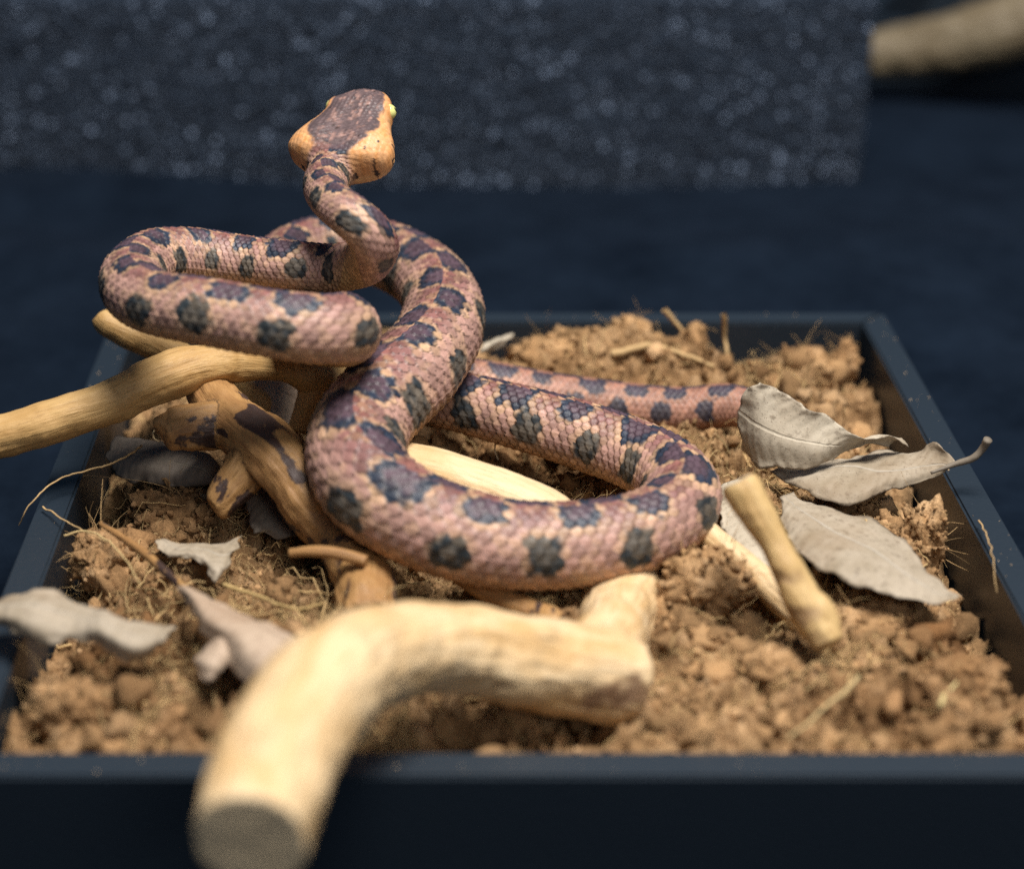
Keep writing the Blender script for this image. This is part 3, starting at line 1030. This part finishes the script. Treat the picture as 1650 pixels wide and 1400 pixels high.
def lump(u, v, z, r, label, seed, stretch=(1, 1, 1), name="soil_lump", tint=1.0):
    """one clod: a ragged core with crumbs stuck to it and a few hairs of coir"""
    d = fbm(LUMPV * 1.5 + seed * 3.7, 2, seed) * 0.42 + fbm(LUMPV * 4 + seed, 5, seed + 3, 0.78) * 0.62
    V = LUMPV * (1 + d)[:, None] * r * 0.001 * np.array(stretch)
    p = pz(u, v, z)
    c = soil_color(V * 1.0 + p, seed + 9) * tint
    root = empty(name, p, label, "soil lump", "large soil lumps on the litter")
    link("core", make_mesh("core", V, LUMPF, M_SOIL, colors=np.clip(c * 1.1, 0, .9)), root)
    n = int(26 * r)
    pick = V[RNG.integers(0, len(V), n)]
    sz = r * 0.001 * RNG.uniform(0.03, 0.14, n)
    base = np.stack(CRUMBS)[RNG.integers(0, 8, n)]
    W = np.einsum('nij,nvj->nvi', rand_rot(n), base) * sz[:, None, None] + pick[:, None, :]
    nv = base.shape[1]
    cc = np.repeat(soil_color(pick + p, seed + 2) * RNG.uniform(.7, 1.35, (n, 1)) * tint, nv, 0)
    Fa = (CRUMBF[None] + (np.arange(n) * nv)[:, None, None]).reshape(-1, 3)
    o = link("crumb_crust", make_mesh("crumb_crust", W.reshape(-1, 3), Fa, M_SOIL, colors=np.clip(cc, 0, .9)), root)
    o["kind"] = "stuff"
    n = int(7 * r)
    st = V[RNG.integers(0, len(V), n)]
    out = unit(st / np.array(stretch)) + RNG.normal(0, .5, (n, 3)) + [0, 0, .25]
    bend = RNG.normal(0, .9, (n, 3))
    t = np.linspace(0, 1, 8)[None, :, None]
    L = (RNG.random(n) ** 2 * r * 0.0009 + 0.0015)[:, None, None]
    paths = st[:, None] * 0.97 + L * (t * unit(out)[:, None] + t * t * bend[:, None] * 0.6)
    W, Fh = tube_batch(paths, RNG.uniform(.00006, .00018, n), 4)
    cc = np.repeat(np.array([0.46, 0.30, 0.14]) * RNG.uniform(.5, 1.3, (n, 1)), 32, 0)
    o = link("fibre_tuft", make_mesh("fibre_tuft", W, Fh, M_FIBRE, colors=cc), root)
    o["kind"] = "stuff"


lump(1130, 945, .043, 12.5, "rounded soil lump against the front coil's right end", 201, (1, .9, .9))
lump(1492, 862, .040, 8.5, "tall hairy soil lump beside the right inner wall", 202, (.75, .7, 1.25))
lump(1018, 545, .046, 7.5, "round soil lump near the tray's back rim", 203, (1.1, .9, .9), tint=1.15)
lump(1118, 560, .047, 6.0, "upright soil lump at the back with two straws beside it", 204, (.7, .7, 1.5), tint=1.15)
lump(905, 575, .043, 11.0, "wide soil lump at the back behind the tail", 205, (1.4, .9, .7), tint=1.15)
lump(1300, 590, .038, 8.0, "soil lump at the back right corner of the tray", 206, (1.2, 1, .8), tint=1.1)
lump(1362, 585, .036, 6.0, "small soil lump nearest the back right corner", 207, (.8, .8, 1.3), tint=1.1)
lump(240, 1120, .036, 9.0, "soil lump in front of the wavy grey leaf", 208, (1.2, .9, .7))
lump(120, 1150, .038, 10.0, "large soil lump at the tray's left front corner", 209, (1.1, .9, .8))
lump(170, 900, .036, 10.0, "fibrous soil lump by the left wall behind the wavy leaf", 210, (1, 1.1, .9))
lump(300, 830, .036, 12.0, "dark fibrous soil lump beneath the brown branch", 211, (1.3, 1, .7), tint=.85)
lump(1400, 1010, .038, 8.0, "soil lump right of the leaning stick's foot", 212, (1.3, 1, .7))
lump(1250, 1080, .039, 8.5, "soil lump in front of the leaning stick", 213, (1.2, 1, .7))
lump(1560, 1100, .038, 8.5, "soil lump at the right front by the yellow straw", 214, (1.2, 1, .8))
root_fibre("root_fibre", [(272, 694, .064), (258, 690, .066), (247, 696, .066), (246, 706, .064), (256, 712, .063)], 0.0006,
           "small pale curl of fibre on the brown branch's broken end", (0.6, 0.46, 0.26))
root_fibre("root_fibre", [(1070, 498, .060), (1092, 525, .053), (1112, 548, .048)], 0.0011, "blurred thick straw leaning at the tray's back rim")
root_fibre("root_fibre", [(1168, 508, .060), (1168, 545, .050), (1172, 580, .044)], 0.0012, "blurred upright straw right of the leaning back straw")
root_fibre("root_fibre", [(985, 570, .048), (1045, 558, .050), (1100, 572, .049), (1150, 590, .046)], 0.0016, "thick curved straw lying on the back soil")


# ------------------------------------------------------------------ snake
def snake():
    U, HD, NK, BD = (0, 0, 1), (-.28, -.72, .62), (.30, -.60, .65), (.55, -.35, .65)
    ctl = [  # u, v, depth, radius mm, dorsal hint
        (602, 152, .614, 7.4, HD), (586, 180, .608, 7.4, HD), (566, 216, .601, 7.4, HD), (546, 253, .594, 7.4, HD), (529, 285, .588, 7.3, HD),
        (524, 306, .578, 6.6, (0, -.5, .85)), (538, 328, .568, 6.6, (.25, -.3, .9)), (567, 352, .561, 6.9, (.5, -.1, .85)), (594, 379, .562, 7.2, (.95, .05, .25)),
        (601, 404, .570, 7.6, (.95, .1, .3)), (581, 425, .581, 7.7, (.6, .2, .7)), (538, 434, .589, 7.8, (.1, 0, 1)), (480, 431, .592, 8.0, U),
        (400, 423, .599, 8.4, U), (320, 414, .599, 9.0, U), (255, 417, .591, 9.6, U), (218, 440, .578, 10.0, U), (217, 468, .564, 10.2, U),
        (255, 491, .553, 9.9, U), (330, 504, .546, 9.9, U), (420, 521, .542, 10.0, U), (498, 532, .543, 10.2, U), (548, 533, .550, 10.4, U),
        (550, 535, .564, 11.1, U), (520, 534, .580, 11.0, U), (478, 515, .604, 11.0, U), (452, 468, .630, 11.0, U), (464, 424, .650, 11.2, U),
        (520, 402, .664, 11.4, U), (585, 404, .665, 11.6, U), (640, 420, .657, 12.0, U), (690, 452, .643, 12.8, U), (714, 495, .627, 13.6, U),
        (706, 542, .611, 14.2, U), (672, 592, .595, 14.6, U), (622, 640, .580, 14.8, U), (582, 690, .567, 14.9, U), (574, 742, .555, 14.9, U),
        (606, 796, .545, 14.6, U), (690, 846, .539, 14.0, U), (800, 877, .537, 13.3, U), (900, 881, .539, 13.0, U), (1000, 868, .544, 12.6, U),
        (1070, 840, .552, 12.2, U), (1098, 802, .564, 11.9, U), (1078, 766, .578, 11.6, U), (1022, 734, .590, 11.3, U), (940, 704, .599, 11.0, U),
        (850, 678, .607, 10.6, U), (768, 656, .615, 10.2, U), (705, 640, .624, 9.8, U), (676, 622, .634, 9.4, U), (705, 612, .647, 9.0, U),
        (780, 622, .654, 8.8, U), (880, 640, .656, 8.6, U), (1000, 655, .654, 8.3, U), (1100, 662, .650, 7.9, U), (1175, 655, .646, 7.4, U),
        (1232, 668, .640, 6.2, U), (1275, 690, .635, 4.0, U), (1300, 702, .632, 1.0, U)]
    rows = np.array([[*px(u, v, d), r * 0.001, *h] for u, v, d, r, h in ctl])
    D, s = spline(rows, 0.00035)
    # resample with a step that follows the radius
    stepf = np.clip(D[:, 3] * 0.042, 0.00028, 0.00062)
    stepf[s < 0.05] = 0.00030
    q = np.concatenate([[0], np.cumsum(np.diff(s) / stepf[1:])])
    ns = int(q[-1])
    sq = np.interp(np.linspace(0, q[-1], ns), q, s)
    D = np.column_stack([np.interp(sq, s, D[:, k]) for k in range(7)])
    s = sq
    C, R, Hn = D[:, :3], D[:, 3], D[:, 4:7]
    R = R * (1 + 0.035 * fbm(np.column_stack([s * 45, s * 0, s * 0]), 2, 222) * np.clip((s - 0.05) / 0.02, 0, 1))
    T = np.column_stack([np.gradient(C[:, k], s) for k in range(3)])
    ker = np.hanning(41)
    ker /= ker.sum()
    pad = lambda A: np.vstack([np.repeat(A[:1], 20, 0), A, np.repeat(A[-1:], 20, 0)])
    T = unit(np.column_stack([np.convolve(pad(T)[:, k], ker, 'valid') for k in range(3)]))
    N = unit(Hn - T * (Hn * T).sum(1, keepdims=True))
    B = np.cross(N, T)      # right-hand side seen from behind with head forward = -T
    dm = s * 1000
    ax = [0, 1, 2, 4, 6, 9, 12, 15, 19, 24, 29, 32.5, 35, 37, 39, 42, 47]
    a_h = [0.3, 4.2, 5.8, 7.6, 8.7, 10.0, 10.9, 11.4, 13.0, 15.8, 17.8, 17.8, 16.0, 11.8, 8.0, 6.6, 6.5]
    t_h = [0.3, 2.4, 3.4, 4.6, 5.4, 6.6, 7.3, 7.2, 7.2, 7.6, 8.0, 7.8, 7.4, 7.0, 6.7, 6.6, 6.9]
    b_h = [0.3, 2.0, 2.8, 3.6, 4.1, 4.8, 5.3, 5.8, 6.6, 7.9, 8.8, 8.8, 8.2, 7.4, 7.0, 7.0, 7.3]
    w = np.clip((dm - 40) / 8, 0, 1)
    smk = np.hanning(13)
    smk /= smk.sum()

    def hf(tab):
        v = np.interp(dm, ax, tab)
        vs = np.convolve(np.concatenate([np.full(6, v[0]), v, np.full(6, v[-1])]), smk, 'valid')
        v = np.where(dm < 1.2, np.interp(dm, ax, tab) * 0 + np.array(np.sqrt(np.clip(dm, 0, 1.2) / 1.2)) * np.interp(1.2, ax, tab), vs)
        return (v * (1 - w) + R * 1000 * w) / 1000
    A, TP, BT = hf(a_h), hf(t_h), hf(b_h)
    # flatten the belly of the body a little
    BT = np.where(dm > 48, BT * 0.93, BT)
    COLS = 30
    nc = COLS * 6
    th = np.linspace(-np.pi, np.pi, nc, endpoint=False)      # 0 = dorsal midline
    nr = len(s)
    TH = np.tile(th, (nr, 1))
    head = np.clip(1 - (dm - 36) / 5, 0, 1)[:, None]
    ex = 2 / (2 + 0.55 * head)
    sn, cs = np.sin(TH), np.cos(TH)
    X = np.sign(sn) * np.abs(sn) ** ex * A[:, None]
    Yh = np.sign(cs) * np.abs(cs) ** ex * np.where(cs > 0, TP[:, None], BT[:, None])
    # slightly keeled back: ridge toward the dorsal line on the body
    Yh = Yh + (1 - head) * 0.05 * R[:, None] * np.exp(-(TH / 0.5) ** 2)
    # brow ridges and shallow furrow down the crown
    dd = dm[:, None]
    X = X + head * np.sign(X) * 0.0008 * np.exp(-((dd - 11.5) / 2.2) ** 2) * np.exp(-((np.abs(TH) - 1.15) / 0.4) ** 2)
    Yh = Yh + head * (0.0009 * np.exp(-((dd - 11.5) / 3.5) ** 2) * np.exp(-((np.abs(TH) - 0.95) / 0.28) ** 2)
                      - 0.0008 * np.exp(-(TH / 0.22) ** 2) * np.exp(-((dd - 27) / 10) ** 2)
                      + 0.0007 * np.exp(-((np.abs(TH) - 0.6) / 0.3) ** 2) * np.exp(-((dd - 28) / 6) ** 2))
    # mouth groove
    Yb = Yh.copy()
    X = X - head * np.sign(X) * 0.0005 * np.exp(-((Yb + 0.0022) / 0.0005) ** 2) * (dd < 31) * (dd > 1.5)
    P0 = C[:, None] + X[..., None] * B[:, None] + Yh[..., None] * N[:, None]
    gs = np.gradient(P0, axis=0)
    gt = (np.roll(P0, -1, 1) - np.roll(P0, 1, 1)) / 2
    NR = unit(np.cross(gt, gs))
    flip = np.sign((NR * (P0 - C[:, None])).sum(-1).mean())
    NR = NR * flip

    # ---- scale lattice
    p = 2 * np.pi * R / COLS
    pitch = 1.38 * p
    wl = np.concatenate([[0], np.cumsum(np.diff(s) / pitch[1:])])
    ucol = (TH + np.pi + 0.10 * np.sin(2 * TH)) / (2 * np.pi) * COLS
    wlong = np.tile(wl[:, None], (1, nc))
    i0 = np.floor(ucol).astype(int)
    bestH = np.full(TH.shape, -9.0)
    cu = np.zeros(TH.shape)
    cw = np.zeros(TH.shape)
    rim = np.zeros(TH.shape)
    for di in (0, 1, -1, 2):
        ci = i0 + di
        ph = 0.5 * (ci % 2)
        base = np.floor(wlong - ph)
        for dj in (-1, 0, 1):
            cj = base + dj + ph
            x = ucol - ci
            y = wlong - cj
            tt = np.clip((y + 0.55) / 1.25, 0, 1)
            wd = 0.80 * np.clip(np.sin(np.pi * tt ** 0.85), 0, 1) ** 0.62 + 1e-6
            inside = (np.abs(x) < wd) & (tt > 0) & (tt < 1)
            h = 0.10 + 0.85 * tt - 0.12 * (x / wd) ** 2 - 0.10 * np.clip((tt - 0.8) / 0.2, 0, 1) ** 2 + 0.12 * np.exp(-(x / 0.10) ** 2)
            h = np.where(inside, h, -9)
            m = h > bestH
            bestH = np.where(m, h, bestH)
            cu = np.where(m, ci, cu)
            cw = np.where(m, cj, cw)
            rim = np.where(m, np.maximum(np.abs(x) / wd, np.clip((tt - 0.62) / 0.36, 0, 1)), rim)
    none = bestH < -5
    bestH = np.where(none, 0.0, bestH)
    cu = np.where(none, ucol, cu)
    cw = np.where(none, wlong, cw)
    sid = (np.mod(cu, COLS) * 131 + np.floor(cw * 2) * 7919).astype(np.int64)
    rnd = _hash(sid.ravel(), sid.ravel() * 0 + 3, sid.ravel() * 0, 5).reshape(TH.shape)
    # ventral scutes
    vent = np.clip((np.abs(TH) - 2.45) / 0.15, 0, 1)
    fr = np.mod(wlong, 1.0)
    hv = 0.3 + 0.6 * fr
    amp_body = 0.36 * p[:, None]
    disp_body = amp_body * ((bestH - 0.45) * (1 - vent) + (hv - 0.5) * vent)
    # head lattice (small scales over the crown)
    hx, hy = X / 0.00155, dd / 1.75
    ci = np.round(hx)
    ph = 0.5 * np.mod(ci, 2)
    cj = np.round(hy - ph) + ph
    ex_, ey_ = hx - ci, hy - cj
    hh = 1 - (np.abs(ex_) / 0.52) ** 3 * 0.8 - (np.abs(ey_) / 0.52) ** 3 * 0.8
    hrnd = _hash((ci.ravel() + 500).astype(int), (cj.ravel() * 2).astype(int), ci.ravel().astype(int) * 0, 9).reshape(TH.shape)
    fade = np.clip((dd - 1.5) / 3, 0, 1)
    crownm = np.clip(1.25 - np.abs(X) / np.maximum(A[:, None], 1e-5) * 1.3, 0.36, 1)
    disp_head = 0.00055 * (np.clip(hh, -0.3, 1) - 0.5) * fade * crownm
    wb_ = np.clip((dd - 35) / 6, 0, 1)
    P = P0 + NR * (disp_body * wb_ + disp_head * (1 - wb_))[..., None]

    # ---- pattern
    qn = np.concatenate([[0], np.cumsum(np.diff(s) / R[1:])])
    qc = 0.55 * np.interp(cw.ravel(), wl, qn).reshape(TH.shape) + 0.45 * np.tile(qn[:, None], (1, nc))
    tc = (cu + 0.0) / COLS * 2 * np.pi - np.pi
    tc = 0.55 * tc + 0.45 * TH
    tc = (tc + np.pi) % (2 * np.pi) - np.pi
    at = np.abs(tc)
    side = np.where(tc >= 0, 1, -1)
    nzP = np.column_stack([qc.ravel() * 1.7, tc.ravel() * 2.2, np.zeros(tc.size)])
    n1 = fbm(nzP, 3, 301).reshape(TH.shape)
    n2 = fbm(nzP * 2.6 + 7, 3, 307).reshape(TH.shape)
    n3 = fbm(np.column_stack([qc.ravel() * 6, tc.ravel() * 6, tc.ravel() * 0]), 2, 311).reshape(TH.shape)
    SP = 1.92
    skip = 0.10

    def blot(phase, tcen, hq, ht, seed):
        kk = np.floor(qc / SP + phase)
        j1 = _hash(kk.ravel().astype(int) + 40, (side.ravel() + 2).astype(int), kk.ravel().astype(int) * 0, seed).reshape(TH.shape)
        j2 = _hash(kk.ravel().astype(int) + 90, (side.ravel() + 2).astype(int), kk.ravel().astype(int) * 0, seed + 1).reshape(TH.shape)
        dq = (qc / SP + phase - kk - 0.5 - 0.16 * (j1 - 0.5)) * SP
        sc = 0.85 + 0.35 * j2
        e = (np.abs(dq / (hq * sc)) ** 2.6 + np.abs((at - tcen * (0.9 + 0.2 * j1)) / (ht * sc)) ** 2.6) ** (1 / 2.6)
        return e + 0.26 * n1 + 0.30 * n2
    phs = np.where(side > 0, 0.0, 0.46)
    ed = blot(phs, 0.24, 0.50, 0.54, 401)
    el = blot(phs + 0.30, 1.36, 0.38, 0.42, 421)
    c_dors, c_lat, c_low = lin((124, 88, 84)), lin((168, 132, 120)), lin((184, 146, 112))
    c_cream, c_bd, c_be = lin((198, 164, 124)), lin((82, 64, 72)), lin((38, 47, 62))
    c_ld, c_le = lin((98, 90, 80)), lin((44, 50, 54))
    c_vent = lin((205, 165, 110))
    c_red = lin((122, 76, 68))

    def sm(a, lo, hi):
        t = np.clip((a - lo) / (hi - lo), 0, 1)
        return (t * t * (3 - 2 * t))[..., None]
    mixc = lambda a, b, t: a * (1 - t) + b * t
    col = mixc(np.broadcast_to(c_dors, TH.shape + (3,)), c_lat, sm(at + 0.25 * n1, 0.35, 0.95))
    col = mixc(col, c_low, sm(at + 0.15 * n1, 1.5, 2.1))
    col = mixc(col, c_red, sm(-at + 0.6 * n1, -0.55, 0.15) * 0.65)
    col = mixc(col, c_cream, sm(n2, 0.05, 0.45) * 0.30)
    col = mixc(col, c_cream, (1 - sm(ed, 1.10, 1.38)) * 0.55)
    col = mixc(col, c_cream, (1 - sm(el, 1.10, 1.40)) * 0.38)
    col = mixc(col, c_be, 1 - sm(ed, 0.98, 1.12))
    col = mixc(col, c_bd, (1 - sm(ed, 0.52, 0.85)) * 0.9)
    col = mixc(col, mixc(c_le, c_ld, sm(n3, -0.15, 0.35)), 1 - sm(el, 0.92, 1.12))
    col = mixc(col, c_ld * 1.25, (1 - sm(el, 0.25, 0.7)) * 0.6)
    col = mixc(col, np.broadcast_to(c_vent, col.shape), sm(at, 2.4, 2.6))
    tail = sm(s, s[-1] - 0.19, s[-1] - 0.09)[:, None, :]
    col = mixc(col, mixc(lin((158, 112, 92)) * np.ones(3), lin((60, 54, 66)) * np.ones(3), 1 - sm(np.minimum(ed, el), 0.95, 1.15)), tail * 0.75)
    col = col * (0.74 + 0.52 * rnd[..., None])
    col = col * (1 - 0.72 * sm(rim, 0.66, 1.0))         # darker skin at scale edges, with crevice shade painted in
    # head pattern
    fx = np.abs(X) / np.maximum(A[:, None], 1e-5)
    lim = np.interp(dm, [0, 4, 9, 14, 20, 26, 30, 33, 36, 39], [0.62, 0.74, 0.84, 0.84, 0.78, 0.70, 0.58, 0.46, 0.46, 0.6])[:, None]
    hn = fbm(np.column_stack([X.ravel() * 420, np.repeat(dm, nc) * 0.42, X.ravel() * 0]), 3, 501).reshape(TH.shape)
    hn2 = fbm(np.column_stack([X.ravel() * 900, np.repeat(dm, nc) * 0.5, X.ravel() * 0]), 3, 511).reshape(TH.shape)
    top = (Yh > -0.0005)
    e = fx - lim + 0.10 * hn
    c_or, c_dk, c_pk = lin((208, 156, 108)), lin((78, 68, 74)), lin((152, 120, 112))
    hc = mixc(np.broadcast_to(c_or, col.shape), lin((206, 140, 78)) * np.ones(3), sm(hn2, -0.2, 0.5) * 0.6)
    crown = mixc(np.broadcast_to(c_dk, col.shape), c_pk * np.ones(3), sm(hn2 + 0.3 * hn, 0.0, 0.6) * 0.75)
    crown = mixc(crown, lin((52, 50, 60)) * np.ones(3), (1 - sm(np.abs(e + 0.10), 0.0, 0.16)) * 0.55)
    hc = mixc(hc, crown, (1 - sm(e, -0.05, 0.05)) * 0.95 * top[..., None])
    hc = mixc(hc, lin((235, 195, 140)) * np.ones(3), sm(-Yh, 0.001, 0.004) * 0.7)
    spots = ((hrnd > 0.80) & (np.abs(Yh + 0.0018) < 0.0012) & (np.abs(ex_) < 0.5))[..., None]
    hc = np.where(spots & (dd[..., None] > 14), lin((40, 32, 30)), hc)
    few = ((hrnd > 0.965) & (np.abs(ex_) < 0.22) & (np.abs(ey_) < 0.3))[..., None]
    hc = np.where(few, lin((50, 38, 34)), hc)
    hc = hc * (1 + 0.50 * crownm[..., None] * (hrnd[..., None] - 0.5)) * (1 - 0.5 * crownm[..., None] * (1 - sm(hh, -0.1, 0.55)))
    wh = np.clip((dd - 33 - 8.0 * np.clip((np.abs(X) - 0.0058) / 0.003, 0, 1) + 3.0 * hn) / 5, 0, 1)[..., None]
    col = hc * (1 - wh) + col * wh
    col = np.clip(col, 0.002, 0.9)

    V = P.reshape(-1, 3)
    F = grid_faces(nr, nc, True)
    if flip > 0:
        F = F[:, ::-1] if np.dot(np.cross(V[F[5000, 1]] - V[F[5000, 0]], V[F[5000, 2]] - V[F[5000, 0]]),
                                 V[F[5000, 0]] - C[5000 // nc]) < 0 else F
    else:
        F = F[:, ::-1] if np.dot(np.cross(V[F[5000, 1]] - V[F[5000, 0]], V[F[5000, 2]] - V[F[5000, 0]]),
                                 V[F[5000, 0]] - C[5000 // nc]) < 0 else F
    base = np.array([0.0, -0.03, 0.045])
    root = empty("snake", base, "brown blotched pit viper coiled over branches with raised triangular head", "snake")
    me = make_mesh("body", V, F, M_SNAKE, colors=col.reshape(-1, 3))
    center(me, base)
    link("body", me, root)
    # eyes
    ie = int(np.argmin(np.abs(dm - 11.2)))
    for sg in (-1, 1):
        cpos = C[ie] + sg * B[ie] * (A[ie] - 0.0009) + N[ie] * 0.0020
        Ve, Fe = ico(3)
        me = make_mesh("eye", Ve * 0.0026 + (cpos - base), Fe, M_EYE)
        eo = link("eye", me, root)
        out = unit(sg * B[ie] + 0.25 * N[ie] - 0.2 * T[ie])
        # slit pupil: a narrow lens-shaped sliver on the eyeball
        up = unit(N[ie] - out * np.dot(N[ie], out))
        sd = np.cross(out, up)
        pts = []
        for t in np.linspace(-1, 1, 13):
            for q_ in (-1, 0, 1):
                ww = 0.00040 * (1 - t * t) * q_
                v = out * 0.0026 + up * t * 0.0015 + sd * ww
                pts.append(unit(v) * 0.00266 + cpos - base)
        link("pupil", make_mesh("pupil", np.array(pts), grid_faces(13, 3), M_PUPIL), eo)
    return root


snake()


# ------------------------------------------------------------------ background display at the right
def far_display():
    r = empty("far_tray", (0.42, 0.66, 0.0), "blurred black tray in the far right background", "tray")
    r.rotation_euler = (0, 0, math.radians(-24))
    tray(r, 0.155, 0.12, 0.0105, 0.05)
    wood_thing("driftwood_log", [
        [(1395, 92, 1.10, 12), (1440, 82, 1.10, 15), (1520, 72, 1.09, 17), (1600, 52, 1.08, 20), (1700, 22, 1.07, 21)]],
        M_FAR, "blurred greyish driftwood log over the far black tray", "log", seed=12, voxel=0.0012, bump=0.001)


far_display()
